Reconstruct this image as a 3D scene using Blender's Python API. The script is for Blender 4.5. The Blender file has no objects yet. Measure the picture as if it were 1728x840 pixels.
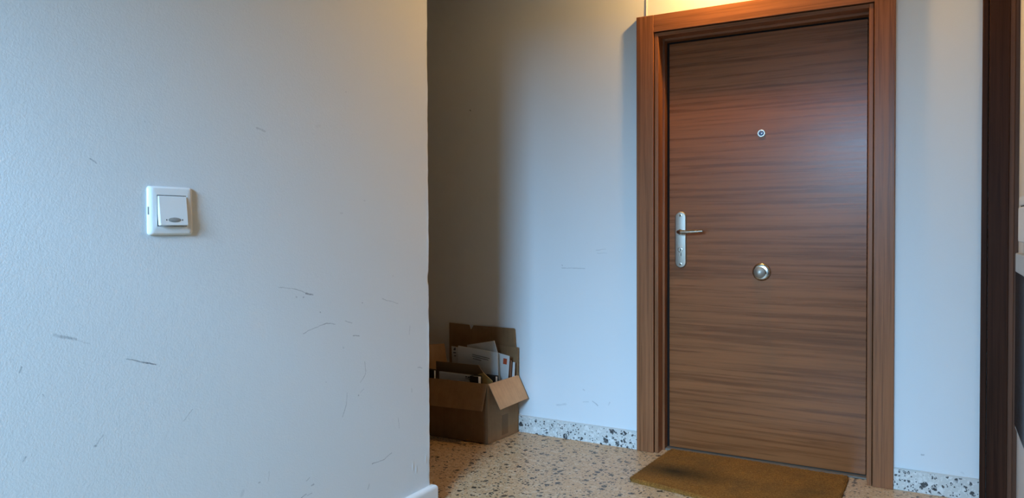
import bpy, bmesh, math, random
from mathutils import Vector, Matrix
random.seed(7)
scene = bpy.context.scene
col = scene.collection

# ------------------------------------------------------------------ camera
cam_data = bpy.data.cameras.new('camera')
cam = bpy.data.objects.new('camera', cam_data)
col.objects.link(cam)
cam_data.sensor_fit = 'HORIZONTAL'
cam_data.sensor_width = 36.0
cam_data.lens = 26.0838
cam_data.shift_y = -0.008027
cam_data.clip_start = 0.02
cam.matrix_world = Matrix(((0.867529, -0.005878, 0.497352, 1.3009),
                           (0.497371, 0.018134, -0.867348, -3.5397),
                           (-0.003921, 0.999818, 0.018655, 1.1221),
                           (0, 0, 0, 1)))
scene.camera = cam

# ------------------------------------------------------------------ world, daylight, exposure
world = bpy.data.worlds.new('sky')
scene.world = world
world.use_nodes = True
bgn = world.node_tree.nodes['Background']
bgn.inputs['Color'].default_value = (0.32, 0.63, 1.0, 1)
bgn.inputs['Strength'].default_value = 0.6

WIN_X0, WIN_X1, WIN_Z0, WIN_Z1, WIN_Y = 0.10, 1.40, 1.80, 3.70, -6.8
sky = bpy.data.lights.new('window_daylight', 'AREA')
sky.shape = 'RECTANGLE'
sky.size = WIN_X1 - WIN_X0 - 0.1
sky.size_y = WIN_Z1 - WIN_Z0 - 0.1
sky.energy = 700.0
sky.color = (0.355, 0.65, 1.0)
sky_o = bpy.data.objects.new('window_daylight', sky)
col.objects.link(sky_o)
sky_o.location = ((WIN_X0 + WIN_X1) / 2, WIN_Y + 0.02, (WIN_Z0 + WIN_Z1) / 2)
sky_o.rotation_euler = (math.radians(90 - 14), 0, 0)       # faces +y, a little downwards like skylight

scene.view_settings.view_transform = 'Standard'
scene.view_settings.look = 'None'
scene.view_settings.gamma = 1.0
scene.view_settings.use_curve_mapping = False
scene.view_settings.exposure = 0.0

# lamp above the door
LAMP_STRENGTH = 1260.0
BLOCKER_Y, BLOCKER_Z = -3.9, 2.03  # unseen lintel, added to shade the upper walls from the window
LX, LY, LZ = 0.47, -0.150, 2.50
SCUFF_L = [(-2.582, 0.875, -2.533, 0.859, 0.0037, 0.45),
 (-2.533, 0.859, -2.502, 0.845, 0.0014, 0.2),
 (-2.407, 0.794, -2.365, 0.78, 0.0018, 0.75),
 (-2.365, 0.78, -2.327, 0.765, 0.0018, 0.75),
 (-2.658, 0.803, -2.654, 0.813, 0.002, 0.7),
 (-2.61, 0.745, -2.605, 0.737, 0.0015, 0.4),
 (-2.487, 0.599, -2.47, 0.619, 0.0018, 0.3),
 (-2.491, 0.596, -2.488, 0.596, 0.0029, 0.5),
 (-2.654, 0.603, -2.648, 0.612, 0.0021, 0.6),
 (-2.247, 0.6, -2.219, 0.626, 0.0013, 0.35),
 (-1.909, 0.939, -1.835, 0.926, 0.0014, 0.5),
 (-1.835, 0.926, -1.763, 0.903, 0.0014, 0.5),
 (-1.795, 0.91, -1.763, 0.903, 0.0027, 0.8),
 (-1.836, 0.902, -1.833, 0.9, 0.0025, 0.5),
 (-1.805, 0.899, -1.803, 0.899, 0.0023, 0.8),
 (-1.732, 0.844, -1.729, 0.842, 0.0019, 0.6),
 (-1.807, 0.781, -1.732, 0.799, 0.0015, 0.65),
 (-1.732, 0.799, -1.699, 0.803, 0.0015, 0.65),
 (-1.699, 0.803, -1.66, 0.796, 0.0015, 0.65),
 (-1.611, 0.799, -1.578, 0.789, 0.0016, 0.4),
 (-1.572, 0.745, -1.542, 0.739, 0.002, 0.65),
 (-1.525, 0.855, -1.522, 0.854, 0.0019, 0.9),
 (-1.415, 0.86, -1.322, 0.834, 0.0017, 0.35),
 (-1.352, 0.941, -1.352, 0.939, 0.0028, 0.35),
 (-1.623, 0.711, -1.62, 0.708, 0.0027, 0.3),
 (-1.512, 0.644, -1.509, 0.601, 0.0016, 0.4),
 (-1.509, 0.601, -1.537, 0.572, 0.0016, 0.4),
 (-1.605, 0.549, -1.608, 0.515, 0.0016, 0.5),
 (-1.608, 0.515, -1.629, 0.472, 0.0016, 0.5),
 (-1.547, 0.532, -1.547, 0.53, 0.0023, 0.7),
 (-1.538, 0.538, -1.519, 0.547, 0.002, 0.3),
 (-1.707, 0.607, -1.705, 0.605, 0.0019, 0.5),
 (-1.254, 0.706, -1.25, 0.74, 0.0021, 0.3),
 (-1.202, 0.571, -1.175, 0.564, 0.0027, 0.4),
 (-1.241, 0.496, -1.241, 0.48, 0.0022, 0.5),
 (-1.326, 0.4, -1.32, 0.36, 0.0017, 0.35),
 (-1.477, 0.266, -1.411, 0.265, 0.0018, 0.7),
 (-1.411, 0.265, -1.366, 0.279, 0.0018, 0.7),
 (-1.993, 0.355, -1.988, 0.355, 0.0023, 0.5),
 (-1.956, 0.348, -1.953, 0.378, 0.0011, 0.3),
 (-1.8, 0.302, -1.784, 0.309, 0.0016, 0.5),
 (-1.776, 0.28, -1.766, 0.282, 0.0029, 0.8),
 (-1.823, 0.254, -1.8, 0.26, 0.0018, 0.75),
 (-1.795, 0.255, -1.777, 0.255, 0.0017, 0.5),
 (-1.501, 0.183, -1.494, 0.196, 0.0034, 0.4),
 (-1.986, 1.421, -1.956, 1.414, 0.0033, 0.4),
 (-2.493, 1.291, -2.478, 1.281, 0.0016, 0.5),
 (-1.601, 1.589, -1.598, 1.589, 0.0016, 0.5),
 (-2.35, 1.397, -2.348, 1.395, 0.0014, 0.4),
 (-1.63, 1.171, -1.621, 1.171, 0.003, 0.2),
 (-1.129, 0.852, -1.121, 0.825, 0.0022, 0.7),
 (-1.511, 1.218, -1.505, 1.217, 0.0019, 0.3),
 (-2.052, 0.348, -2.057, 0.336, 0.0067, 0.14),
 (-1.724, 1.458, -1.741, 1.455, 0.0047, 0.15)]
SCUFF_D = [(-1.0, 1.783, -0.996, 1.78, 0.0035, 0.95),
 (-0.425, 0.904, -0.292, 0.904, 0.0024, 0.3),
 (-0.228, 1.0, -0.175, 1.007, 0.0021, 0.25),
 (-0.221, 0.985, -0.169, 0.986, 0.0019, 0.2),
 (-0.425, 0.919, -0.422, 0.916, 0.0027, 0.4),
 (-0.25, 0.214, -0.22, 0.196, 0.0029, 0.4),
 (-0.303, 0.205, -0.273, 0.208, 0.0029, 0.3),
 (-0.16, 0.206, -0.154, 0.219, 0.0036, 0.3),
 (-0.303, 0.27, -0.296, 0.268, 0.0037, 0.35),
 (-0.456, 0.171, -0.403, 0.181, 0.0056, 0.2),
 (1.248, 0.16, 1.257, 0.161, 0.0037, 0.5),
 (1.393, 0.108, 1.398, 0.106, 0.0051, 0.2)]

# ------------------------------------------------------------------ material helpers
def new_mat(name):
    m = bpy.data.materials.new(name)
    m.use_nodes = True
    nt = m.node_tree
    return m, nt, nt.nodes['Principled BSDF']

def N(nt, t, **kw):
    n = nt.nodes.new(t)
    for k, v in kw.items():
        setattr(n, k, v)
    return n

def ramp(nt, fac, stops):
    r = N(nt, 'ShaderNodeValToRGB')
    e = r.color_ramp.elements
    while len(e) < len(stops):
        e.new(0.5)
    for el, (p, c) in zip(e, stops):
        el.position = p
        el.color = (*c, 1) if len(c) == 3 else c
    nt.links.new(fac, r.inputs['Fac'])
    return r.outputs['Color']

def mixc(nt, fac, a, b, mode='MIX'):
    m = N(nt, 'ShaderNodeMix', data_type='RGBA', blend_type=mode)
    for sock, v in ((m.inputs[0], fac), (m.inputs[6], a), (m.inputs[7], b)):
        if hasattr(v, 'is_linked'):
            nt.links.new(v, sock)
        elif isinstance(v, (int, float)):
            sock.default_value = v
        else:
            sock.default_value = (*v, 1)
    return m.outputs[2]

def math_n(nt, op, a, b=None, clamp=False):
    m = N(nt, 'ShaderNodeMath', operation=op, use_clamp=clamp)
    for i, v in enumerate((a, b)):
        if v is None:
            continue
        if hasattr(v, 'is_linked'):
            nt.links.new(v, m.inputs[i])
        else:
            m.inputs[i].default_value = v
    return m.outputs[0]

def coords(nt, scale=(1, 1, 1), loc=(0, 0, 0), rot=(0, 0, 0), kind='Object'):
    tc = N(nt, 'ShaderNodeTexCoord')
    mp = N(nt, 'ShaderNodeMapping')
    mp.inputs['Scale'].default_value = scale
    mp.inputs['Location'].default_value = loc
    mp.inputs['Rotation'].default_value = rot
    nt.links.new(tc.outputs[kind], mp.inputs['Vector'])
    return mp.outputs['Vector']

def noise(nt, vec, scale, detail=4, rough=0.55, dist=0.0):
    n = N(nt, 'ShaderNodeTexNoise')
    nt.links.new(vec, n.inputs['Vector'])
    n.inputs['Scale'].default_value = scale
    n.inputs['Detail'].default_value = detail
    n.inputs['Roughness'].default_value = rough
    n.inputs['Distortion'].default_value = dist
    return n.outputs['Fac']

def bump(nt, bsdf, h, strength, dist):
    b = N(nt, 'ShaderNodeBump')
    b.inputs['Strength'].default_value = strength
    b.inputs['Distance'].default_value = dist
    nt.links.new(h, b.inputs['Height'])
    nt.links.new(b.outputs['Normal'], bsdf.inputs['Normal'])
    return b

# group: soft mask of a scuff drawn from A to B, P in wall coordinates
def scuff_group():
    g = bpy.data.node_groups.new('scuff_segment', 'ShaderNodeTree')
    for nm, st in (('P', 'NodeSocketVector'), ('A', 'NodeSocketVector'), ('BA', 'NodeSocketVector'),
                   ('InvLen2', 'NodeSocketFloat'), ('InvW', 'NodeSocketFloat'), ('S', 'NodeSocketFloat'), ('Prev', 'NodeSocketFloat')):
        g.interface.new_socket(nm, in_out='INPUT', socket_type=st)
    g.interface.new_socket('Mask', in_out='OUTPUT', socket_type='NodeSocketFloat')
    gi = N(g, 'NodeGroupInput'); go = N(g, 'NodeGroupOutput')
    def vm(op, a, b):
        n = N(g, 'ShaderNodeVectorMath', operation=op)
        g.links.new(a, n.inputs[0])
        if b is not None:
            g.links.new(b, n.inputs[3] if op == 'SCALE' else n.inputs[1])
        return n
    pa = vm('SUBTRACT', gi.outputs['P'], gi.outputs['A']).outputs[0]
    dt = vm('DOT_PRODUCT', pa, gi.outputs['BA']).outputs['Value']
    h = math_n(g, 'MULTIPLY', dt, gi.outputs['InvLen2'], clamp=True)
    pr = vm('SCALE', gi.outputs['BA'], h).outputs[0]
    d = vm('DISTANCE', pa, pr).outputs['Value']
    k = math_n(g, 'SUBTRACT', 1.3, math_n(g, 'MULTIPLY', d, gi.outputs['InvW']), clamp=True)
    mk = math_n(g, 'MULTIPLY', k, gi.outputs['S'])
    g.links.new(math_n(g, 'MAXIMUM', mk, gi.outputs['Prev']), go.inputs[0])
    return g
SCUFF = scuff_group()

def wall_mat(name, base, scuffs=(), axis=0, bump_s=0.25, chips=()):
    m, nt, b = new_mat(name)
    v = coords(nt)
    n1 = noise(nt, v, 1.3, 3)
    colr = mixc(nt, n1, tuple(x * 0.965 for x in base), base)
    n2 = noise(nt, v, 210, 3, 0.6)
    n3 = noise(nt, v, 40, 3, 0.5)
    hgt = math_n(nt, 'ADD', n2, math_n(nt, 'MULTIPLY', n3, 0.5))
    if scuffs:
        # fold wall position to (a, z) and wobble it
        sx = N(nt, 'ShaderNodeSeparateXYZ'); nt.links.new(v, sx.inputs[0])
        cx = N(nt, 'ShaderNodeCombineXYZ')
        nw = noise(nt, v, 55, 2)
        nt.links.new(math_n(nt, 'ADD', sx.outputs[1 if axis == 0 else 0], math_n(nt, 'MULTIPLY', math_n(nt, 'SUBTRACT', nw, 0.5), 0.006)), cx.inputs[0])
        nt.links.new(math_n(nt, 'ADD', sx.outputs[2], math_n(nt, 'MULTIPLY', math_n(nt, 'SUBTRACT', n3, 0.5), 0.010)), cx.inputs[1])
        prev = None
        for (a0, z0, a1, z1, w, s) in scuffs:
            gnode = N(nt, 'ShaderNodeGroup'); gnode.node_tree = SCUFF
            nt.links.new(cx.outputs[0], gnode.inputs['P'])
            gnode.inputs['A'].default_value = (a0, z0, 0)
            gnode.inputs['BA'].default_value = (a1 - a0, z1 - z0, 0)
            gnode.inputs['InvLen2'].default_value = 1.0 / max(1e-7, (a1 - a0) ** 2 + (z1 - z0) ** 2)
            gnode.inputs['InvW'].default_value = 1.0 / w
            gnode.inputs['S'].default_value = s
            if prev is not None:
                nt.links.new(prev, gnode.inputs['Prev'])
            prev = gnode.outputs[0]
        br = math_n(nt, 'MULTIPLY', noise(nt, v, 70, 4, 0.8), noise(nt, v, 16, 2, 0.5))
        mask = math_n(nt, 'MULTIPLY', prev, math_n(nt, 'MULTIPLY', br, 3.0), clamp=True)
        colr = mixc(nt, mask, colr, (0.10, 0.11, 0.13))
    for (y, z, r) in chips:      # small flakes of old paint standing proud
        vd = N(nt, 'ShaderNodeVectorMath', operation='DISTANCE')
        mp = coords(nt, (0.3, 1.6, 0.62), (0.1406, -y * 1.6, -z * 0.62))
        nt.links.new(mp, vd.inputs[0])
        k = math_n(nt, 'SUBTRACT', 1.0, math_n(nt, 'MULTIPLY', vd.outputs['Value'], 1.0 / r), clamp=True)
        hgt = math_n(nt, 'ADD', hgt, math_n(nt, 'MULTIPLY', k, 3.0))
    nt.links.new(colr, b.inputs['Base Color'])
    b.inputs['Roughness'].default_value = 0.62
    b.inputs['Specular IOR Level'].default_value = 0.35
    bump(nt, b, hgt, bump_s, 0.0022)
    return m

def wood_mat(name, light, dark, axis, seed=0.0, rough=0.38, scale=1.0, coat=0.0, spec=0.24):
    """axis = grain direction in object space (0, 1, 2)"""
    m, nt, b = new_mat(name)
    sc = [62.0 * scale] * 3
    sc[axis] = 1.25 * scale
    v = coords(nt, tuple(sc), (seed, seed * 1.7, seed * 0.6))
    fine = [230.0 * scale] * 3
    fine[axis] = 5.0 * scale
    v2 = coords(nt, tuple(fine), (seed, seed, seed))
    n1 = noise(nt, v, 1.0, 5, 0.62, 0.25)
    n2 = noise(nt, v2, 1.0, 3, 0.6)
    broad = [7.0 * scale] * 3
    broad[axis] = 0.5 * scale
    n0 = noise(nt, coords(nt, tuple(broad), (seed * 2, 0, seed)), 1.0, 2)
    f = math_n(nt, 'ADD', math_n(nt, 'MULTIPLY', n1, 0.62), math_n(nt, 'ADD', math_n(nt, 'MULTIPLY', n2, 0.22), math_n(nt, 'MULTIPLY', n0, 0.16)))
    mid = tuple((a * 1.2 + c) / 2.2 for a, c in zip(light, dark))
    c = ramp(nt, f, [(0.36, dark), (0.46, mid), (0.53, light), (0.64, tuple(x * 1.15 for x in light))])
    nt.links.new(c, b.inputs['Base Color'])
    rr = math_n(nt, 'ADD', rough - 0.05, math_n(nt, 'MULTIPLY', n1, 0.12))
    nt.links.new(rr, b.inputs['Roughness'])
    b.inputs['Specular IOR Level'].default_value = spec
    b.inputs['Coat Weight'].default_value = coat
    b.inputs['Coat Roughness'].default_value = 0.3
    bump(nt, b, f, 0.12, 0.0012)
    return m

def terrazzo(name, base, base2, chip_dark, chip_light, scale, dark_cut, rough, bump_s=0.03):
    m, nt, b = new_mat(name)
    v0 = coords(nt)
    wob = N(nt, 'ShaderNodeTexNoise'); wob.inputs['Scale'].default_value = 60
    nt.links.new(v0, wob.inputs['Vector'])
    add = N(nt, 'ShaderNodeVectorMath', operation='MULTIPLY_ADD')
    nt.links.new(wob.outputs['Color'], add.inputs[0])
    add.inputs[1].default_value = (0.016, 0.016, 0.016)
    nt.links.new(v0, add.inputs[2])
    v = add.outputs[0]
    colr = mixc(nt, noise(nt, v0, 6, 4), base, base2)
    for sc, cut, lcut, rad in ((scale, dark_cut, 0.72, 0.40), (scale * 2.1, dark_cut + 0.02, 0.66, 0.44), (scale * 4.6, dark_cut - 0.04, 0.62, 0.46)):
        vo = N(nt, 'ShaderNodeTexVoronoi'); vo.inputs['Scale'].default_value = sc
        nt.links.new(v, vo.inputs['Vector'])
        sp = N(nt, 'ShaderNodeSeparateColor'); nt.links.new(vo.outputs['Color'], sp.inputs[0])
        inside = math_n(nt, 'LESS_THAN', vo.outputs['Distance'], rad)
        dk = math_n(nt, 'MULTIPLY', math_n(nt, 'LESS_THAN', sp.outputs[0], cut), inside)
        lt = math_n(nt, 'MULTIPLY', math_n(nt, 'GREATER_THAN', sp.outputs[0], lcut), inside)
        tone = mixc(nt, sp.outputs[1], chip_dark, tuple(min(1, x * 2.5 + 0.01) for x in chip_dark))
        colr = mixc(nt, math_n(nt, 'MULTIPLY', lt, 0.55), colr, chip_light)
        colr = mixc(nt, math_n(nt, 'MULTIPLY', dk, 0.92), colr, tone)
    nt.links.new(colr, b.inputs['Base Color'])
    nr = noise(nt, v0, 9, 4)
    nt.links.new(math_n(nt, 'ADD', rough - 0.08, math_n(nt, 'MULTIPLY', nr, 0.16)), b.inputs['Roughness'])
    bump(nt, b, noise(nt, v0, 120, 3), bump_s, 0.001)
    return m

def metal(name, c, rough, brush=None):
    m, nt, b = new_mat(name)
    b.inputs['Metallic'].default_value = 1.0
    sc = brush or (300, 300, 300)
    n = noise(nt, coords(nt, sc), 1.0, 3)
    nt.links.new(mixc(nt, n, tuple(x * 0.9 for x in c), c), b.inputs['Base Color'])
    nt.links.new(math_n(nt, 'ADD', rough - 0.04, math_n(nt, 'MULTIPLY', n, 0.08)), b.inputs['Roughness'])
    return m

def plain(name, c, rough=0.5, spec=0.5, var=0.06, nscale=30, bmp=0.0, **kw):
    m, nt, b = new_mat(name)
    n = noise(nt, coords(nt), nscale, 4)
    nt.links.new(mixc(nt, n, tuple(x * (1 - var) for x in c), tuple(min(1, x * (1 + var)) for x in c)), b.inputs['Base Color'])
    b.inputs['Roughness'].default_value = rough
    b.inputs['Specular IOR Level'].default_value = spec
    for k, v in kw.items():
        b.inputs[k.replace('_', ' ')].default_value = v
    if bmp:
        bump(nt, b, n, bmp, 0.001)
    return m

def cardboard(name, c, axis=0):
    m, nt, b = new_mat(name)
    sc = [3.0] * 3
    sc[axis] = 150.0
    flutes = noise(nt, coords(nt, tuple(sc)), 1.0, 1)
    n = noise(nt, coords(nt), 14, 5, 0.6)
    f = math_n(nt, 'ADD', math_n(nt, 'MULTIPLY', flutes, 0.3), math_n(nt, 'MULTIPLY', n, 0.7))
    nt.links.new(ramp(nt, f, [(0.3, tuple(x * 0.82 for x in c)), (0.7, tuple(x * 1.12 for x in c))]), b.inputs['Base Color'])
    b.inputs['Roughness'].default_value = 0.8
    b.inputs['Specular IOR Level'].default_value = 0.2
    bump(nt, b, f, 0.15, 0.001)
    return m

def coir(name):
    m, nt, b = new_mat(name)
    v = coords(nt)
    n = noise(nt, v, 170, 5, 0.75)
    n2 = noise(nt, v, 5, 4, 0.6)
    c = ramp(nt, n, [(0.28, (0.12, 0.046, 0.010)), (0.52, (0.31, 0.130, 0.027)), (0.75, (0.52, 0.26, 0.065))])
    c = mixc(nt, math_n(nt, 'MULTIPLY', ramp(nt, n2, [(0.45, (0, 0, 0)), (0.7, (1, 1, 1))]), 0.5), c, (0.13, 0.07, 0.025))
    # worn, dirty patch with a shape of its own near one end
    vd = N(nt, 'ShaderNodeVectorMath', operation='LENGTH')
    nt.links.new(coords(nt, (3.0, 6.5, 0), (0.80, 0.42, 0)), vd.inputs[0])
    k = math_n(nt, 'SUBTRACT', 1.15, math_n(nt, 'ADD', vd.outputs['Value'], math_n(nt, 'MULTIPLY', n2, 0.5)), clamp=True)
    c = mixc(nt, math_n(nt, 'MULTIPLY', k, 1.1, clamp=True), c, (0.055, 0.032, 0.012))
    nt.links.new(c, b.inputs['Base Color'])
    b.inputs['Roughness'].default_value = 0.95
    b.inputs['Specular IOR Level'].default_value = 0.1
    bump(nt, b, n, 0.9, 0.006)
    return m

# ------------------------------------------------------------------ mesh helpers
def link_mesh(name, bm, mat, parent=None, origin=None, smooth=False):
    """bm holds world coordinates; the object's origin is `origin` or its parent's place."""
    o0 = Vector(origin) if origin is not None else (world_loc(parent) if parent else Vector((0, 0, 0)))
    bmesh.ops.recalc_face_normals(bm, faces=bm.faces)
    for v in bm.verts:
        v.co -= o0
    me = bpy.data.meshes.new(name)
    bm.to_mesh(me); bm.free()
    if smooth:
        for p in me.polygons:
            p.use_smooth = True
    me.materials.append(mat)
    o = bpy.data.objects.new(name, me)
    col.objects.link(o)
    if parent:
        o.parent = parent
        o.location = o0 - world_loc(parent)
    else:
        o.location = o0
    return o

def world_loc(o):
    v = Vector((0, 0, 0))
    while o:
        v += o.location
        o = o.parent
    return v

def tag(o, label=None, cat=None, group=None, kind=None):
    if label: o['label'] = label
    if cat: o['category'] = cat
    if group: o['group'] = group
    if kind: o['kind'] = kind
    return o

def empty(name, loc):
    o = bpy.data.objects.new(name, None)
    o.empty_display_size = 0.05
    col.objects.link(o)
    o.location = loc
    return o

def add_box(bm, x0, x1, y0, y1, z0, z1, bev=0.0, seg=2):
    t = bmesh.new()
    vs = [t.verts.new((x, y, z)) for x in (x0, x1) for y in (y0, y1) for z in (z0, z1)]
    for f in ((0, 1, 3, 2), (4, 6, 7, 5), (0, 4, 5, 1), (2, 3, 7, 6), (0, 2, 6, 4), (1, 5, 7, 3)):
        t.faces.new([vs[i] for i in f])
    if bev:
        bmesh.ops.bevel(t, geom=list(t.edges), offset=bev, segments=seg, affect='EDGES', profile=0.6)
    bmesh.ops.recalc_face_normals(t, faces=t.faces)
    me = bpy.data.meshes.new('tmp'); t.to_mesh(me); t.free()
    bm.from_mesh(me); bpy.data.meshes.remove(me)

def box(name, x0, x1, y0, y1, z0, z1, mat, parent=None, bev=0.0, origin=None, seg=2):
    bm = bmesh.new()
    add_box(bm, x0, x1, y0, y1, z0, z1, bev, seg)
    return link_mesh(name, bm, mat, parent, origin)

def boxes(name, lst, mat, parent=None):
    bm = bmesh.new()
    for b in lst:
        add_box(bm, *b)
    return link_mesh(name, bm, mat, parent)

def poly_slab(name, pts, thick, mat, parent=None, origin=None, bev=0.0, sub=None):
    """planar polygon given in world points, thickened behind its face"""
    bm = bmesh.new()
    P = [Vector(p) for p in pts]
    n = Vector((0, 0, 0))
    for i in range(len(P)):
        a, b_ = P[i], P[(i + 1) % len(P)]
        n += (a - P[0]).cross(b_ - P[0])
    n.normalize()
    f = [bm.verts.new(p) for p in P]
    g = [bm.verts.new(p - n * thick) for p in P]
    bm.faces.new(f); bm.faces.new(g[::-1])
    for i in range(len(P)):
        j = (i + 1) % len(P)
        bm.faces.new((f[i], g[i], g[j], f[j]))
    if bev:
        bmesh.ops.bevel(bm, geom=list(bm.edges), offset=bev, segments=2, affect='EDGES')
    return link_mesh(name, bm, mat, parent, origin)

def lathe(name, prof, centre, axis, mat, parent=None, seg=40, smooth=True, origin=None):
    """prof: list of (distance along axis, radius)"""
    bm = bmesh.new()
    ax = Vector(axis).normalized()
    t = Vector((0, 0, 1)) if abs(ax.z) < 0.9 else Vector((1, 0, 0))
    u = ax.cross(t).normalized(); w = ax.cross(u)
    rings = []
    for d, r in prof:
        if r < 1e-6:
            rings.append([bm.verts.new(Vector(centre) + ax * d)])
        else:
            rings.append([bm.verts.new(Vector(centre) + ax * d + (u * math.cos(a) + w * math.sin(a)) * r)
                          for a in (2 * math.pi * k / seg for k in range(seg))])
    for A, B in zip(rings, rings[1:]):
        for k in range(seg):
            l = (k + 1) % seg
            if len(A) == 1 and len(B) == 1: continue
            if len(A) == 1: bm.faces.new((A[0], B[k], B[l]))
            elif len(B) == 1: bm.faces.new((A[k], B[0], A[l]))
            else: bm.faces.new((A[k], B[k], B[l], A[l]))
    o = link_mesh(name, bm, mat, parent, origin, smooth)
    if smooth:
        for e in o.data.edges: pass
        md = o.modifiers.new('edge_split', 'EDGE_SPLIT'); md.split_angle = math.radians(38)
    return o

def loft(name, rings, mat, parent=None, cap_first=True, cap_last=True, smooth=False, split=35):
    bm = bmesh.new()
    R = [[bm.verts.new(p) for p in r] for r in rings]
    n = len(R[0])
    for A, B in zip(R, R[1:]):
        for k in range(n):
            l = (k + 1) % n
            bm.faces.new((A[k], B[k], B[l], A[l]))
    if cap_first: bm.faces.new(R[0])
    if cap_last: bm.faces.new(R[-1][::-1])
    o = link_mesh(name, bm, mat, parent, None, smooth)
    if smooth:
        md = o.modifiers.new('edge_split', 'EDGE_SPLIT'); md.split_angle = math.radians(split)
    return o

# ------------------------------------------------------------------ materials
PAINT = (0.75, 0.765, 0.77)
M_wall_left = wall_mat('paint_left', PAINT, SCUFF_L, 0, 0.30, ((-1.236, 0.190, 0.012), (-1.215, 0.172, 0.011), (-1.152, 0.195, 0.012)))
M_wall_door = wall_mat('paint_door_wall', PAINT, SCUFF_D, 1, 0.12)
M_wall = wall_mat('paint_other', PAINT, (), 0, 0.15)
M_low_bounce = wall_mat('paint_low_bounce', (0.17, 0.14, 0.11), (), 0, 0.1)  # unseen surfaces coloured dark to cut bounced light
M_ceil = wall_mat('paint_ceiling', (0.62, 0.60, 0.56), (), 0, 0.08)
M_white_trim = plain('white_gloss_trim', (0.78, 0.77, 0.75), 0.35, 0.5, 0.03, 18, 0.1)
M_floor = terrazzo('terrazzo_floor', (0.60, 0.40, 0.22), (0.48, 0.31, 0.165), (0.018, 0.013, 0.009), (0.66, 0.52, 0.35), 31, 0.17, 0.42)
M_skirt = terrazzo('terrazzo_skirting', (0.66, 0.65, 0.61), (0.56, 0.55, 0.52), (0.010, 0.010, 0.011), (0.80, 0.79, 0.76), 30, 0.17, 0.40)
M_cement = plain('cement_joint', (0.60, 0.59, 0.56), 0.8, 0.2, 0.08)
WL, WD = (0.255, 0.088, 0.029), (0.138, 0.043, 0.013)
CL, CD = (0.275, 0.104, 0.042), (0.130, 0.046, 0.016)
M_leaf = wood_mat('walnut_leaf', WL, WD, 0, 3.1, 0.27, 1.0, 0.0, 0.27)
M_cas_v = wood_mat('walnut_casing_vertical', CL, CD, 2, 7.7, 0.36)
M_cas_h = wood_mat('walnut_casing_header', CL, CD, 0, 5.2, 0.36)
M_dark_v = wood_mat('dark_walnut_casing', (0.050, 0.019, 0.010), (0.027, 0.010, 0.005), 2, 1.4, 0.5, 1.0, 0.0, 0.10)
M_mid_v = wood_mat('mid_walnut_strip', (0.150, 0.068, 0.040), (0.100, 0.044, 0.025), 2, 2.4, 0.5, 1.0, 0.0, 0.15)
M_gap_dark = plain('dark_gap_filler', (0.010, 0.008, 0.007), 0.8, 0.2)  # near black standing in for the shade in the door gap
M_threshold = plain('grey_stone_threshold', (0.17, 0.145, 0.115), 0.6, 0.4, 0.25, 60)
M_nickel = metal('satin_nickel', (0.43, 0.40, 0.345), 0.5, (40, 40, 900))
M_nickel_b = metal('polished_nickel', (0.52, 0.48, 0.41), 0.28)
M_dark = plain('dark_hole', (0.008, 0.008, 0.008), 0.6, 0.3)
M_lens = plain('peephole_glass', (0.05, 0.12, 0.30), 0.04, 1.0, 0.02, 30, 0.0, Coat_Weight=1.0, Coat_Roughness=0.02)
M_plastic = plain('white_switch_plastic', (0.82, 0.82, 0.81), 0.28, 0.5, 0.01)
M_indic = plain('grey_indicator_lens', (0.30, 0.29, 0.27), 0.2, 0.5, 0.3, 400)
M_coir = coir('coir')
M_card = cardboard('cardboard', (0.27, 0.155, 0.075), 0)
M_card_y = cardboard('cardboard_side', (0.29, 0.165, 0.080), 1)
M_card_lit = cardboard('cardboard_lit_flap', (0.58, 0.34, 0.18), 1)  # lighter copy of the cardboard, daylight put into its colour
M_tape = plain('brown_tape', (0.20, 0.105, 0.045), 0.55, 0.2)
M_paper = plain('white_paper', (0.74, 0.73, 0.71), 0.7, 0.2, 0.03, 12)
M_paper2 = plain('off_white_paper', (0.66, 0.64, 0.60), 0.7, 0.2, 0.04, 12)
M_ink = plain('grey_ink', (0.12, 0.11, 0.11), 0.8, 0.1)
M_stamp = plain('red_stamp', (0.50, 0.09, 0.035), 0.6, 0.2, 0.2, 200)
M_manila = plain('manila', (0.50, 0.30, 0.10), 0.7, 0.2, 0.06)
M_folder = plain('brown_folder', (0.20, 0.115, 0.055), 0.7, 0.2, 0.08)
M_redfold = plain('russet_folder', (0.24, 0.11, 0.06), 0.7, 0.2, 0.08)
M_black = plain('black_cover', (0.016, 0.015, 0.015), 0.4, 0.5)
M_glassblk = plain('black_glass', (0.006, 0.009, 0.011), 0.08, 0.5, 0.02)
M_marble = plain('grey_marble', (0.46, 0.47, 0.46), 0.3, 0.5, 0.25, 9)
M_cable = plain('painted_cable', (0.80, 0.78, 0.74), 0.5, 0.4)
M_shade = plain('dark_metal_shade', (0.10, 0.085, 0.07), 0.4)
M_frame_white = plain('white_window_frame', (0.75, 0.75, 0.74), 0.4)

# ------------------------------------------------------------------ room shell
XL, YC = -0.4687, -1.124          # free corner of the left wall
XR = 1.578                        # right wall, close behind the dark casing
HC = 2.62                         # ceiling
def S(o, label=None):
    o['kind'] = 'structure'
    if label: o['label'] = label
    return o

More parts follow.
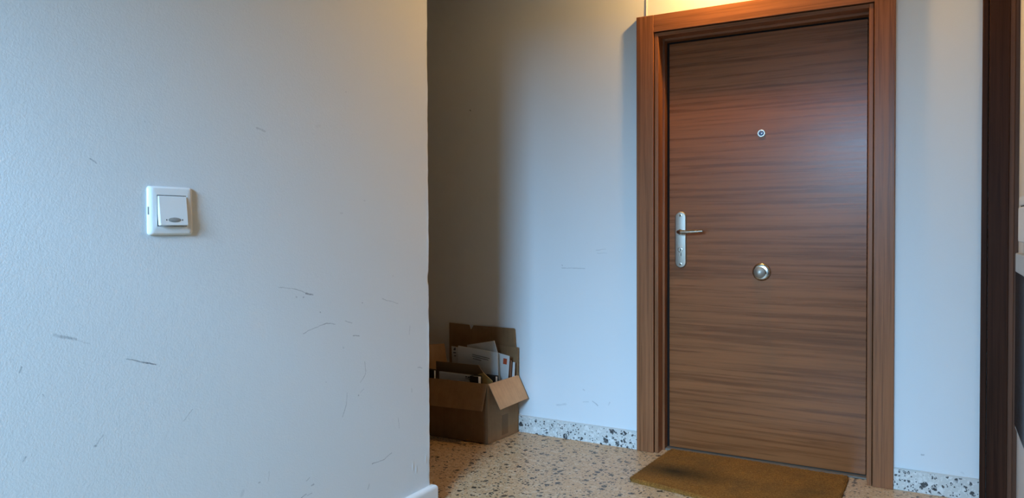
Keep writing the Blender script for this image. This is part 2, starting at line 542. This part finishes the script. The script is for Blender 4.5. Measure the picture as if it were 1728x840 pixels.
S(box('floor', -2.6, 3.1, WIN_Y - 0.3, 0.25, -0.12, 0.0, M_floor), 'speckled beige terrazzo floor')
S(box('ceiling', -2.6, 3.1, BLOCKER_Y, 0.25, HC, HC + 0.1, M_ceil), 'white ceiling')
HS = 4.6                          # the stairwell behind the viewer is taller
S(box('ceiling', -2.6, 3.1, WIN_Y - 0.3, BLOCKER_Y - 0.12, HS, HS + 0.1, M_low_bounce), 'high stairwell ceiling behind the viewer')
S(boxes('wall_back', [(-2.6, 0.055, 0.0, 0.20, 0, HC), (1.09, 3.1, 0.0, 0.20, 0, HC), (0.055, 1.09, 0.0, 0.20, 2.10, HC),
                      (-2.6, 3.1, 0.20, 0.25, 0, HC)], M_wall_door), 'white painted wall that holds the walnut door')
# left wall: solid partition whose rounded, slightly uneven corner stands free
bm = bmesh.new()
zs = [HC * k / 130 for k in range(131)]
prof = [(XL - 0.11, WIN_Y - 0.3), (XL, WIN_Y - 0.3), (XL, YC - 0.30), (XL, YC - 0.014)]
for k in range(7):
    a = math.radians(90 * k / 6)
    prof.append((XL - 0.006 + 0.006 * math.cos(a), YC - 0.006 + 0.006 * math.sin(a)))
prof += [(XL - 0.06, YC), (XL - 0.11, YC)]
rng = random.Random(3)
rows = []
wob = 0.0
for z in zs:
    wob = wob * 0.7 + rng.uniform(-1, 1) * 0.0006
    row = []
    for i, (x, y) in enumerate(prof):
        k = wob if 4 <= i <= 10 else 0.0
        if 4 <= i <= 10 and abs(z - 0.915) < 0.02: k -= 0.0022
        row.append(bm.verts.new((x + k, y + k, z)))
    rows.append(row)
for A, B in zip(rows, rows[1:]):
    for k in range(len(prof)):
        l = (k + 1) % len(prof)
        bm.faces.new((A[k], A[l], B[l], B[k]))
bm.faces.new(rows[0][::-1]); bm.faces.new(rows[-1])
S(link_mesh('wall_left', bm, M_wall_left), 'scuffed white wall with a free vertical corner on the left')
S(boxes('wall_nook', [(-2.6, -2.45, -3.35, 0.0, 0, HC), (-2.45, XL - 0.11, -3.35, -3.2, 0, HC)], M_low_bounce), 'end walls of the dark side passage')  # unseen; dark colour keeps bounced light out of the passage
S(box('wall_right', XR, 3.1, -0.95, 0.0, 0, HC, M_wall), 'white wall at the right edge')
S(box('wall_side', 2.95, 3.1, WIN_Y - 0.3, -0.95, 0, HS, M_low_bounce))
S(box('wall_upper', -2.6, XL, WIN_Y - 0.3, BLOCKER_Y - 0.12, HC, HS, M_low_bounce))
S(boxes('wall_rear', [(XL, WIN_X0, WIN_Y - 0.3, WIN_Y - 0.1, 0, HS), (WIN_X1, 2.95, WIN_Y - 0.3, WIN_Y - 0.1, 0, HS),
                      (WIN_X0, WIN_X1, WIN_Y - 0.3, WIN_Y - 0.1, 0, WIN_Z0), (WIN_X0, WIN_X1, WIN_Y - 0.3, WIN_Y - 0.1, WIN_Z1, HS)], M_low_bounce))
S(box('trim_blocker_top', XL, 2.95, BLOCKER_Y - 0.12, BLOCKER_Y, BLOCKER_Z, HS + 0.1, M_low_bounce), 'unseen lintel added behind the viewer to dim daylight on the upper walls')  # unseen beam added so daylight fades towards the wall tops
S(box('trim_blocker_side', 1.09, 2.95, BLOCKER_Y - 0.12, BLOCKER_Y, 0.0, BLOCKER_Z, M_low_bounce), 'unseen wall added behind the viewer to block daylight on the right')  # unseen wall added to hold daylight back right of the door
w1 = empty('window_1', ((WIN_X0 + WIN_X1) / 2, WIN_Y - 0.2, WIN_Z0)); S(w1, 'white framed window at the far end of the hall')
boxes('window_frame', [(WIN_X0, WIN_X0 + 0.05, WIN_Y - 0.22, WIN_Y - 0.16, WIN_Z0, WIN_Z1), (WIN_X1 - 0.05, WIN_X1, WIN_Y - 0.22, WIN_Y - 0.16, WIN_Z0, WIN_Z1),
                       (WIN_X0 + 0.05, WIN_X1 - 0.05, WIN_Y - 0.22, WIN_Y - 0.16, WIN_Z0, WIN_Z0 + 0.05), (WIN_X0 + 0.05, WIN_X1 - 0.05, WIN_Y - 0.22, WIN_Y - 0.16, WIN_Z1 - 0.05, WIN_Z1),
                       (0.72, 0.78, WIN_Y - 0.22, WIN_Y - 0.16, WIN_Z0 + 0.05, WIN_Z1 - 0.05)], M_frame_white, w1)

# skirtings
def skirting(name, x0, x1, label):
    o = box(name, x0, x1, -0.011, 0.0, 0.0, 0.086, M_skirt, None, 0.0015)
    S(o, label)
    box('cement_joint', x0, x1, -0.009, 0.0, 0.086, 0.092, M_cement, o, 0.001)
skirting('baseboard_back', -2.45, 0.0, 'speckled terrazzo skirting between the box and the door frame')
skirting('baseboard_right', 1.1443, 1.454, 'short speckled terrazzo skirting right of the door')
# left wall's painted skirting, rounded top, wraps the free corner
def sk_profile(t=0.022, h=0.083):
    pts = [(0, 0), (t, 0), (t, h - 0.016)]
    for k in range(1, 6):
        a = math.radians(90 * k / 5)
        pts.append((t - 0.014 + 0.014 * math.cos(a), h - 0.016 + 0.016 * math.sin(a)))
    pts.append((0, h))
    return pts
bm = bmesh.new()
rings = []
for kind in ('start', 'corner', 'end'):
    ring = []
    for d, z in sk_profile():
        if kind == 'start': p = (XL + d, WIN_Y - 0.1, z)
        elif kind == 'corner': p = (XL + d, YC + d, z)
        else: p = (XL - 0.11, YC + d, z)
        ring.append(bm.verts.new(p))
    rings.append(ring)
for A, B in zip(rings, rings[1:]):
    for k in range(len(A) - 1):
        bm.faces.new((A[k], A[k + 1], B[k + 1], B[k]))
for r in (rings[0], rings[-1]): bm.faces.new(r)
S(link_mesh('baseboard_left', bm, M_white_trim), 'white painted rounded skirting along the left wall')

# ------------------------------------------------------------------ door frame
FW, FH = 1.1443, 2.157
fr = S(empty('trim_1', (FW / 2, 0, 0)), 'walnut door frame with flat casing and stepped jambs')
box('casing', 0.0, 0.087, -0.024, 0.0, 0.0, FH, M_cas_v, fr, 0.0025)
box('casing', 1.064, FW, -0.024, 0.0, 0.0, FH + 0.001, M_cas_v, fr, 0.0025)
box('casing', 0.0875, 1.0635, -0.022, 0.0, 2.073, FH, M_cas_h, fr, 0.0022)
for (a, b_) in ((0.0905, 0.109), (1.043, 1.0605)):
    box('jamb', a, b_, -0.014, 0.055, 0.0, 2.0695, M_cas_v, fr, 0.002)
box('jamb', 0.109, 1.043, -0.014, 0.055, 2.052, 2.0695, M_cas_h, fr, 0.002)
for (a, b_) in ((0.056, 0.1195), (1.0355, 1.089)):
    box('door_stop', a, b_, 0.052, 0.19, 0.0, 2.098, M_cas_v, fr, 0.002)
box('door_stop', 0.1195, 1.0355, 0.052, 0.19, 2.041, 2.098, M_cas_h, fr, 0.002)
for (a, b_) in ((0.1197, 0.1330), (1.0312, 1.0353)):  # dark boxes put in for the shade of the gap round the leaf
    box('gap_filler', a, b_, 0.098, 0.19, 0.012, 2.040, M_gap_dark, fr)
box('gap_filler', 0.133, 1.0312, 0.098, 0.19, 2.0315, 2.0405, M_gap_dark, fr)
box('threshold', 0.1197, 1.0353, 0.060, 0.19, 0.0, 0.008, M_threshold, fr, 0.001)

# second, darker casing beside the right wall
f2 = S(empty('trim_2', (1.515, 0, 0)), 'dark stained wooden casing at the right edge')
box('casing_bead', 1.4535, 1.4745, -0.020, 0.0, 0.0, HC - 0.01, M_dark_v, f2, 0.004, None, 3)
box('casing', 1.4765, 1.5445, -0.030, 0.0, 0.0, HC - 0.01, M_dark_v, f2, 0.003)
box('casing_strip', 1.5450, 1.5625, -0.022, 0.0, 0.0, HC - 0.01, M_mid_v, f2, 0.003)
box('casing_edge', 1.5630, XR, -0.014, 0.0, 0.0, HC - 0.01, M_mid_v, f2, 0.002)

# ------------------------------------------------------------------ door leaf with its hardware
LF = 0.085                         # front face of the leaf
door = box('door_1', 0.134, 1.0305, LF, LF + 0.045, 0.014, 2.030, M_leaf, None, 0.0015, (0.58, LF, 0.014))
S(door, 'flat walnut veneer entrance door with horizontal grain')
def stadium(cx, cz, w, h, y, n=14):
    r = w / 2
    pts = []
    for k in range(n + 1):
        a = math.pi * k / n
        pts.append((cx + r * math.cos(a), y, cz + h / 2 - r + r * math.sin(a)))
    for k in range(n + 1):
        a = math.pi + math.pi * k / n
        pts.append((cx + r * math.cos(a), y, cz - h / 2 + r + r * math.sin(a)))
    return pts
PX, PZ = 0.193, 1.055
pl = loft('handle_plate', [stadium(PX, PZ, 0.057, 0.281, LF), stadium(PX, PZ, 0.057, 0.281, LF - 0.005),
                           stadium(PX, PZ, 0.052, 0.276, LF - 0.009), stadium(PX, PZ, 0.047, 0.271, LF - 0.0100)], M_nickel, door, smooth=True, split=50)
tag(pl, 'long rounded satin nickel handle plate')
FYP = LF - 0.010
for z in (PZ + 0.121, PZ - 0.121):
    s = lathe('screw', [(0, 0.0068), (0.0012, 0.0068), (0.0016, 0.0045), (0.0006, 0.0035), (0.0006, 0)], (PX, FYP, z), (0, -1, 0), M_nickel_b, pl, 20)
    lathe('screw_dark_dot', [(0.0017, 0.0036), (0.0019, 0.0)], (PX + 0.0012, FYP, z - 0.001), (0, -1, 0), M_dark, pl, 12)  # dark disc on the screw stands in for a shaded recess
lathe('lever_collar', [(0, 0.0135), (0.003, 0.0135), (0.004, 0.011), (0.012, 0.010)], (PX, FYP, 1.094), (0, -1, 0), M_nickel_b, pl, 28)
# lever: neck, bend, bar with a slanted end
def tube(name, pts, radii, mat, parent, seg=18, squash=1.0):
    P = [Vector(p) for p in pts]
    rings = []
    for i, p in enumerate(P):
        t = (P[min(i + 1, len(P) - 1)] - P[max(i - 1, 0)]).normalized()
        up = Vector((0, 0, 1))
        s_ = t.cross(up).normalized(); u_ = s_.cross(t)
        rings.append([p + (s_ * math.cos(a) + u_ * math.sin(a) * squash) * radii[i] for a in (2 * math.pi * k / seg for k in range(seg))])
    return loft(name, rings, mat, parent, smooth=True, split=55)
yb = FYP - 0.048
path = [(PX, FYP - 0.002, 1.094), (PX, FYP - 0.030, 1.094)]
for k in range(1, 6):
    a = math.radians(90 * k / 5)
    path.append((PX + 0.018 * (1 - math.cos(a)), FYP - 0.030 - 0.018 * math.sin(a), 1.094))
path += [(PX + 0.05, yb, 1.0945), (PX + 0.09, yb, 1.096), (PX + 0.124, yb, 1.0985)]
lv = tube('lever', path, [0.0095] * 7 + [0.009, 0.0085, 0.0072], M_nickel_b, pl, 18, 0.95)
tag(lv, 'straight polished metal lever handle')
# euro cylinder below the lever
CZ = 1.005
lathe('lock_ring', [(0, 0.0125), (0.003, 0.0125), (0.0038, 0.011), (0.0038, 0.0085), (0.001, 0.008), (0.001, 0)], (PX, FYP, CZ), (0, -1, 0), M_nickel_b, pl, 28)
box('lock_tail', PX - 0.005, PX + 0.005, FYP - 0.0030, FYP, CZ - 0.033, CZ - 0.011, M_nickel_b, pl, 0.0012)
box('key_slot', PX - 0.0012, PX + 0.0012, FYP - 0.0043, FYP - 0.0008, CZ - 0.006, CZ + 0.006, M_dark, pl)
box('key_slot', PX + 0.0015, PX + 0.0045, FYP - 0.0034, FYP - 0.0020, CZ - 0.030, CZ - 0.016, M_dark, pl)
# centre knob
KX, KZ = 0.582, 0.905
rose = lathe('knob_rose', [(0, 0.042), (0.006, 0.042), (0.012, 0.039), (0.016, 0.032), (0.016, 0.016)], (KX, LF, KZ), (0, -1, 0), M_nickel_b, door, 48)
lathe('knob', [(0.014, 0.012), (0.028, 0.012), (0.034, 0.017), (0.044, 0.0245), (0.050, 0.0268), (0.054, 0.0262), (0.063, 0.010), (0.065, 0.0)], (KX, LF, KZ), (0, -1, 0), M_nickel, rose, 48)
tag(rose, 'round satin metal door knob on a polished rose')
# peephole
pe = lathe('peephole', [(0, 0.0178), (0.003, 0.0178), (0.0045, 0.0165), (0.0045, 0.0125), (0.002, 0.0115), (0.002, 0.0)], (0.579, LF, 1.558), (0, -1, 0), M_nickel_b, door, 36)
lathe('lens', [(0.0022, 0.0112), (0.0040, 0.0098), (0.0052, 0.0065), (0.0057, 0.0)], (0.579, LF, 1.558), (0, -1, 0), M_lens, pe, 28)

# ------------------------------------------------------------------ light switch on the left wall
SY, SZ = -2.281, 1.168
sw = tag(empty('light_switch', (XL, SY, SZ - 0.063)), 'square white plastic light switch on the scuffed left wall', 'light switch')
def rrect(w, h, r, x, n=6, dy=0.0, dz=0.0):
    pts = []
    for (sx, sz, a0) in ((1, 1, 0), (-1, 1, 90), (-1, -1, 180), (1, -1, 270)):
        for k in range(n + 1):
            a = math.radians(a0 + 90 * k / n)
            pts.append((x, SY + dy + sx * (w / 2 - r) + r * math.cos(a), SZ + dz + sz * (h / 2 - r) + r * math.sin(a)))
    return pts
Wp, Hp = 0.132, 0.127
fr_rings = [rrect(Wp, Hp, 0.008, XL), rrect(Wp, Hp, 0.008, XL + 0.003), rrect(Wp - 0.005, Hp - 0.003, 0.008, XL + 0.0065),
            rrect(Wp - 0.014, Hp - 0.009, 0.008, XL + 0.0095), rrect(Wp - 0.024, Hp - 0.020, 0.006, XL + 0.0105),
            rrect(0.089, 0.083, 0.002, XL + 0.0110), rrect(0.088, 0.082, 0.002, XL + 0.0105), rrect(0.088, 0.082, 0.002, XL + 0.005)]
loft('cover_frame', fr_rings, M_plastic, sw, True, True, True, 28)
# rocker, pressed in at the top, standing proud at the bottom
def rk(w, h, r, xo):
    out = []
    for (x, y, z) in rrect(w, h, r, 0):
        t = (z - SZ) / (h / 2)
        out.append((XL + xo + 0.0035 - 0.0035 * t, y, z))
    return out
rocker = loft('rocker', [rk(0.084, 0.0775, 0.002, 0.006), rk(0.084, 0.0775, 0.002, 0.0122), rk(0.0805, 0.0745, 0.002, 0.0135)], M_plastic, sw, True, True, True, 25)
def ell(w, h, xo, n=28, cy=0.001, cz=-0.024):
    out = []
    for k in range(n):
        a = 2 * math.pi * k / n
        y = SY + cy + w / 2 * math.cos(a); z = SZ + cz + h / 2 * math.sin(a)
        t = (z - SZ) / 0.0387
        out.append((XL + 0.0170 - 0.0035 * t + xo, y, z))
    return out
loft('indicator_lens', [ell(0.038, 0.0125, -0.0012), ell(0.038, 0.0125, 0.0004), ell(0.030, 0.009, 0.0012)], M_indic, rocker, True, True, True, 60)
for dy in (-0.0225, 0.0245):
    loft('indicator_mark', [ell(0.003, 0.0045, -0.001, 10, dy), ell(0.003, 0.0045, 0.0003, 10, dy)], M_dark, rocker)
box('release_slot', XL + 0.0028, XL + 0.0062, SY - Wp / 2 - 0.0004, SY - Wp / 2 + 0.004, SZ - 0.010, SZ + 0.010, M_indic, sw)

# ------------------------------------------------------------------ coir doormat
mat_o = tag(empty('doormat', (0.55, -0.22, 0.0)), 'worn brown coir doormat lying in front of the walnut door', 'doormat')
MQ = {'bl': Vector((0.152, 0.052, 0)), 'br': Vector((0.968, 0.040, 0)), 'fl': Vector((0.125, -0.468, 0)), 'fr': Vector((0.962, -0.625, 0))}
def mat_point(u, v):
    """u along the door, v from front to back; rounded corners"""
    a = MQ['fl'].lerp(MQ['fr'], u); b_ = MQ['bl'].lerp(MQ['br'], u)
    return a.lerp(b_, v)
bm = bmesh.new()
NU, NV = 96, 60
rg = random.Random(11)
def corner_pull(u, v):
    # pull the outline in at the corners so that they are rounded
    cu, cv = 0.030, 0.050
    du = max(0.0, cu - u, u - (1 - cu)) / cu
    dv = max(0.0, cv - v, v - (1 - cv)) / cv
    if du > 0 and dv > 0:
        d = math.hypot(du, dv)
        if d > 1:
            k = 1 / d
            u = (cu - cu * du * k if u < 0.5 else 1 - cu + cu * du * k) if du else u
            v = (cv - cv * dv * k if v < 0.5 else 1 - cv + cv * dv * k) if dv else v
    return u, v
top = []
for j in range(NV + 1):
    row = []
    for i in range(NU + 1):
        u, v = corner_pull(i / NU, j / NV)
        p = mat_point(u, v)
        e = min(i, NU - i, j, NV - j)
        z = 0.0155 + rg.uniform(-0.0012, 0.0012) + 0.0012 * math.sin(u * 9 + v * 4)
        if e == 0:
            z = 0.010
            p = p + Vector((rg.uniform(-0.002, 0.002), rg.uniform(-0.002, 0.002), 0))
        row.append(bm.verts.new((p.x, p.y, z)))
    top.append(row)
for j in range(NV):
    for i in range(NU):
        bm.faces.new((top[j][i], top[j][i + 1], top[j + 1][i + 1], top[j + 1][i]))
rim = [top[0][i] for i in range(NU + 1)] + [top[j][NU] for j in range(1, NV + 1)] + [top[NV][i] for i in range(NU - 1, -1, -1)] + [top[j][0] for j in range(NV - 1, 0, -1)]
low = [bm.verts.new((v.co.x, v.co.y, 0.0005)) for v in rim]
for k in range(len(rim)):
    l = (k + 1) % len(rim)
    bm.faces.new((rim[k], low[k], low[l], rim[l]))
bm.faces.new(low)
link_mesh('mat_body', bm, M_coir, mat_o)
# bristles
vs, fs = [], []
O = Vector((0.55, -0.22, 0.0))
for k in range(26000):
    if k < 21000:
        u, v = corner_pull(rg.random(), rg.random())
    else:                                              # shaggy outline
        s_ = rg.random()
        if rg.random() < 0.62: u, v = corner_pull(s_, 0.0 if rg.random() < 0.5 else 1.0)
        else: u, v = corner_pull(0.0 if rg.random() < 0.5 else 1.0, s_)
    p = mat_point(u, v) - O
    p.z = 0.0135 if k < 21000 else rg.uniform(0.004, 0.013)
    a = rg.uniform(0, 2 * math.pi); ln = rg.uniform(0.003, 0.006); w = 0.0006
    lean = rg.uniform(0.2, 1.2)
    d = Vector((math.cos(a) * lean, math.sin(a) * lean, 1)).normalized() * ln
    if k >= 21000: d.z *= 0.3
    q = Vector((-math.sin(a), math.cos(a), 0)) * w
    b0 = len(vs)
    vs += [p - q, p + q, p + d]
    fs.append((b0, b0 + 1, b0 + 2))
me = bpy.data.meshes.new('bristles'); me.from_pydata([tuple(v) for v in vs], [], fs); me.materials.append(M_coir)
br = bpy.data.objects.new('bristles', me); col.objects.link(br); br.parent = mat_o; br['kind'] = 'stuff'

# ------------------------------------------------------------------ cardboard box with post
T = 0.005
BX = tag(empty('cardboard_box', (-0.92, -0.16, 0.0)), 'open brown cardboard box full of post in the corner by the door wall', 'cardboard box')
LFc, RFc, RBc, LBc = Vector((-1.14, -0.315, 0)), Vector((-0.704, -0.300, 0)), Vector((-0.681, -0.022, 0)), Vector((-1.14, -0.022, 0))
HB = 0.312
up = Vector((0, 0, HB))
def panel(name, a, b_, h0, h1, mat, tk=T):
    return poly_slab(name, [a + Vector((0, 0, h0)), b_ + Vector((0, 0, h0)), b_ + Vector((0, 0, h1)), a + Vector((0, 0, h1))], tk, mat, BX, None, 0.0008)
panel('front_panel', LFc, RFc, 0.002, HB, M_card)
panel('side_panel', RFc, RBc, 0.002, HB, M_card_y)
panel('back_panel', RBc, LBc, 0.002, HB, M_card)
panel('side_panel', LBc, LFc, 0.002, HB, M_card_y)
poly_slab('base_panel', [LFc + Vector((0.006, .006, .006)), RFc + Vector((-.006, .006, .006)), RBc + Vector((-.006, -.006, .006)), LBc + Vector((.006, -.006, .006))], 0.004, M_card, BX)
# front flap, folded out and hanging
f1 = poly_slab('flap', [LFc + Vector((0.0, -0.002, HB)), LFc + Vector((0.0, -0.058, 0.178)), Vector((-0.708, -0.352, 0.183)), Vector((-0.7075, -0.302, HB))], 0.004, M_card, BX, None, 0.0008)
# right flap, folded out and down, daylight put into its lighter colour
poly_slab('flap', [Vector((-0.702, -0.294, HB)), Vector((-0.632, -0.292, 0.188)), Vector((-0.618, -0.022, 0.194)), Vector((-0.682, -0.016, HB + 0.002))], 0.004, M_card_lit, BX, None, 0.0008)
# left flap standing up
poly_slab('flap', [Vector((-1.137, -0.30, HB)), Vector((-1.137, -0.035, HB)), Vector((-1.132, -0.075, 0.459)), Vector((-1.132, -0.27, 0.480))], 0.004, M_card_y, BX, None, 0.0008)
# rear flap standing against the wall, torn notch in its top edge
RY = -0.018
poly_slab('flap', [Vector((-1.138, RY, HB)), Vector((-0.700, RY, HB)), Vector((-0.699, RY + 0.004, 0.455)), Vector((-0.7055, RY + 0.005, 0.560)), Vector((-0.712, RY + 0.005, 0.566)),
                   Vector((-0.975, RY + 0.005, 0.5655)), Vector((-0.988, RY + 0.005, 0.544)), Vector((-0.996, RY + 0.005, 0.543)), Vector((-1.004, RY + 0.005, 0.5665)), Vector((-1.141, RY + 0.005, 0.571))], 0.004, M_card, BX)
# shorter second rear leaf in front of it
poly_slab('flap', [Vector((-0.93, -0.0275, HB)), Vector((-0.679, -0.0275, HB)), Vector((-0.679, -0.0255, 0.466)), Vector((-0.93, -0.0255, 0.470))], 0.0035, M_card, BX)
# strip of parcel tape down the right side
sd = (RBc - RFc).normalized()
nrm = Vector((sd.y, -sd.x, 0))
ta, tb = RFc + sd * 0.125 + nrm * 0.0012, RFc + sd * 0.180 + nrm * 0.0012
poly_slab('tape', [ta + Vector((0, 0, 0.02)), tb + Vector((0, 0, 0.02)), tb + Vector((0, 0, 0.125)), ta + Vector((0, 0, 0.125))], 0.0009, M_tape, BX)

# --- the post in the box, each piece a thing of its own
def sheet(name, label, cat, pts, thick, mat, group=None):
    P = [Vector(p) for p in pts]
    base = Vector((sum(p.x for p in P) / len(P), sum(p.y for p in P) / len(P), min(p.z for p in P)))
    o = poly_slab(name, P, thick, mat, None, base, 0.0004)
    return tag(o, label, cat, group)
def print_bar(parent, name, a, b_, h, mat, off=0.0005):
    a, b_ = Vector(a), Vector(b_)
    u = (b_ - a).normalized()
    w = Vector((-u.z, 0, u.x)) * h
    s_ = Vector((0, -off, 0))
    return poly_slab(name, [a + s_, b_ + s_, b_ + w + s_, a + w + s_], 0.0004, mat, parent)
G = 'letters and papers in the cardboard box'
ZB = 0.012
e2 = sheet('envelope', 'large white envelope with typed address lines, tilted in the box', 'envelope',
           [(-0.995, -0.152, ZB + .02), (-0.722, -0.152, ZB), (-0.737, -0.150, 0.450), (-0.988, -0.150, 0.469)], 0.003, M_paper, G)
for (a, b_) in (((-0.893, -0.1535, 0.428), (-0.782, -0.1535, 0.414)), ((-0.893, -0.1535, 0.418), (-0.790, -0.1535, 0.405)), ((-0.889, -0.1535, 0.406), (-0.835, -0.1535, 0.399))):
    print_bar(e2, 'address_line', a, b_, 0.003, M_ink)
e1 = sheet('envelope', 'white envelope with dark printed logo, left of the addressed one', 'envelope',
           [(-1.020, -0.140, ZB), (-0.80, -0.140, ZB), (-0.82, -0.138, 0.445), (-1.041, -0.138, 0.461)], 0.003, M_paper2, G)
for (x, z, w, h) in ((-1.024, 0.440, 0.014, 0.010), (-1.026, 0.424, 0.018, 0.006), (-1.020, 0.407, 0.012, 0.005), (-1.018, 0.449, 0.007, 0.007)):
    print_bar(e1, 'logo_mark', (x, -0.1412, z), (x + w, -0.1412, z), h, M_ink)
e3 = sheet('envelope', 'white envelope with raised right corner behind the addressed one', 'envelope',
           [(-0.93, -0.118, ZB), (-0.715, -0.118, ZB), (-0.755, -0.116, 0.444), (-0.776, -0.116, 0.507), (-0.952, -0.116, 0.471)], 0.003, M_paper2, G)
e4 = sheet('envelope', 'white envelope with red stamp at the right of the box', 'envelope',
           [(-0.810, -0.102, ZB), (-0.722, -0.102, ZB), (-0.690, -0.100, 0.428), (-0.790, -0.100, 0.446)], 0.003, M_paper, G)
print_bar(e4, 'stamp', (-0.7285, -0.1028, 0.384), (-0.7065, -0.1028, 0.382), 0.031, M_stamp)
e5 = sheet('envelope', 'narrow white envelope at the front of the box beside black covers', 'envelope',
           [(-1.035, -0.262, ZB), (-0.826, -0.262, ZB), (-0.829, -0.258, 0.340), (-1.040, -0.258, 0.341)], 0.003, M_paper, G)
for (x, z, w, h) in ((-0.867, 0.326, 0.012, 0.006), (-0.852, 0.324, 0.013, 0.008), (-0.867, 0.318, 0.026, 0.003), (-0.846, 0.314, 0.008, 0.003)):
    print_bar(e5, 'postmark', (x, -0.2622, z), (x + w, -0.2622, z), h, M_ink)
sheet('cardboard_folder', 'brown card folder standing behind the narrow white envelope', 'folder',
      [(-1.085, -0.212, ZB), (-0.745, -0.212, ZB), (-0.742, -0.215, 0.300), (-0.775, -0.218, 0.342), (-0.813, -0.220, 0.388), (-1.088, -0.220, 0.386)], 0.004, M_folder)
sheet('manila_envelope', 'manila envelope edge slanting down at the front right of the box', 'envelope',
      [(-0.80, -0.246, ZB), (-0.712, -0.246, ZB), (-0.712, -0.243, 0.318), (-0.768, -0.243, 0.356), (-0.80, -0.243, 0.345)], 0.005, M_manila)
def book(x0, x1, y0, y1, z1, label, pages_side):
    b_ = tag(empty('book', ((x0 + x1) / 2, (y0 + y1) / 2, ZB)), label, 'book')
    boxes('cover', [(x0, x1, y0, y0 + 0.003, ZB, z1), (x0, x1, y1 - 0.003, y1, ZB, z1),
                    ((x0, x0 + 0.003) if pages_side > 0 else (x1 - 0.003, x1)) + (y0 + 0.003, y1 - 0.003, ZB, z1)], M_black, b_)
    box('pages', x0 + 0.004, x1 - 0.004, y0 + 0.0035, y1 - 0.0035, ZB + 0.003, z1 - 0.006, M_paper2, b_)
    return b_
book(-1.125, -1.050, -0.292, -0.268, 0.352, 'black book at the left front of the box', 1)
book(-0.822, -0.770, -0.288, -0.252, 0.343, 'black book right of the narrow white envelope', 1)
book(-0.785, -0.715, -0.205, -0.175, 0.335, 'black book lying low in front of the addressed envelope', 1)
sheet('brown_folder', 'thin russet folder edge right of the stamped envelope', 'folder',
      [(-0.735, -0.078, ZB), (-0.715, -0.078, ZB), (-0.690, -0.078, 0.400), (-0.712, -0.078, 0.404)], 0.006, M_redfold)
sheet('leaflet', 'thin white leaflet standing at the right back of the box', 'leaflet',
      [(-0.720, -0.060, ZB), (-0.698, -0.060, ZB), (-0.680, -0.060, 0.389), (-0.692, -0.060, 0.390)], 0.004, M_paper)

# ------------------------------------------------------------------ right edge: shelf unit on the right wall
su = tag(empty('wall_console', (XR, -0.75, 0.445)), 'black glass wall console with grey marble top at the right edge', 'wall console')
box('glass_body', 1.531, XR, -0.94, -0.518, 0.445, 0.966, M_glassblk, su, 0.002)
box('marble_top', 1.526, XR, -0.945, -0.575, 0.966, 1.030, M_marble, su, 0.005, None, 3)
box('lower_rail', 1.533, XR, -0.94, -0.524, 0.436, 0.445, M_marble, su, 0.001)
wb = tag(empty('white_box', (1.556, -0.75, 1.03)), 'white plastic box standing on the marble top at the right edge', 'box')
box('foot', 1.541, XR - 0.002, -0.90, -0.640, 1.030, 1.066, M_marble, wb, 0.002)
box('body', 1.530, XR - 0.002, -0.92, -0.606, 1.066, 1.180, M_plastic, wb, 0.006, None, 3)
box('lid', 1.532, XR - 0.002, -0.92, -0.612, 1.184, 1.215, M_plastic, wb, 0.006, None, 3)
box('seam', 1.536, XR - 0.004, -0.915, -0.618, 1.179, 1.185, M_dark, wb)

# ------------------------------------------------------------------ lamp over the door (just above the picture)
lamp = tag(empty('wall_lamp', (LX, 0.0, LZ + 0.03)), 'small warm bulb lamp on the wall above the door', 'lamp')
lathe('back_plate', [(0, 0.045), (0.010, 0.045), (0.014, 0.040), (0.014, 0)], (LX, 0, LZ + 0.05), (0, -1, 0), M_nickel, lamp, 32)
tube('arm', [(LX, -0.012, LZ + 0.05), (LX, LY * 0.6, LZ + 0.066), (LX, LY + 0.006, LZ + 0.060)], [0.007] * 3, M_nickel, lamp, 12)
lathe('socket', [(0.026, 0.016), (0.075, 0.018), (0.078, 0.0)], (LX, LY, LZ), (0, 0, 1), M_nickel, lamp, 24)
lathe('added_lamp_shade', [(0.030, 0.020), (0.034, 0.045), (0.024, 0.085), (-0.004, 0.118), (-0.006, 0.118), (0.022, 0.087), (0.037, 0.046), (0.037, 0.020)], (LX, LY, LZ), (0, 0, 1), M_shade, lamp, 40)  # unseen shade added to keep bulb light off the ceiling
mb, ntb, bb = new_mat('bulb_glow')
bb.inputs['Base Color'].default_value = (1, 0.8, 0.5, 1)
bb.inputs['Emission Color'].default_value = (1.0, 0.57, 0.17, 1)
bb.inputs['Emission Strength'].default_value = LAMP_STRENGTH
lathe('bulb', [(-0.030, 0.0), (-0.027, 0.013), (-0.016, 0.025), (0.0, 0.030), (0.014, 0.025), (0.026, 0.015)], (LX, LY, LZ), (0, 0, 1), mb, lamp, 24)
cb = tube('painted_cable', [(-0.0 + 0.045, -0.003, FH), (0.046, -0.003, 2.38), (0.045, -0.003, HC)], [0.0022] * 3, M_cable, None, 8)
tag(cb, 'thin white cable painted over, running up the wall above the left casing', 'cable')
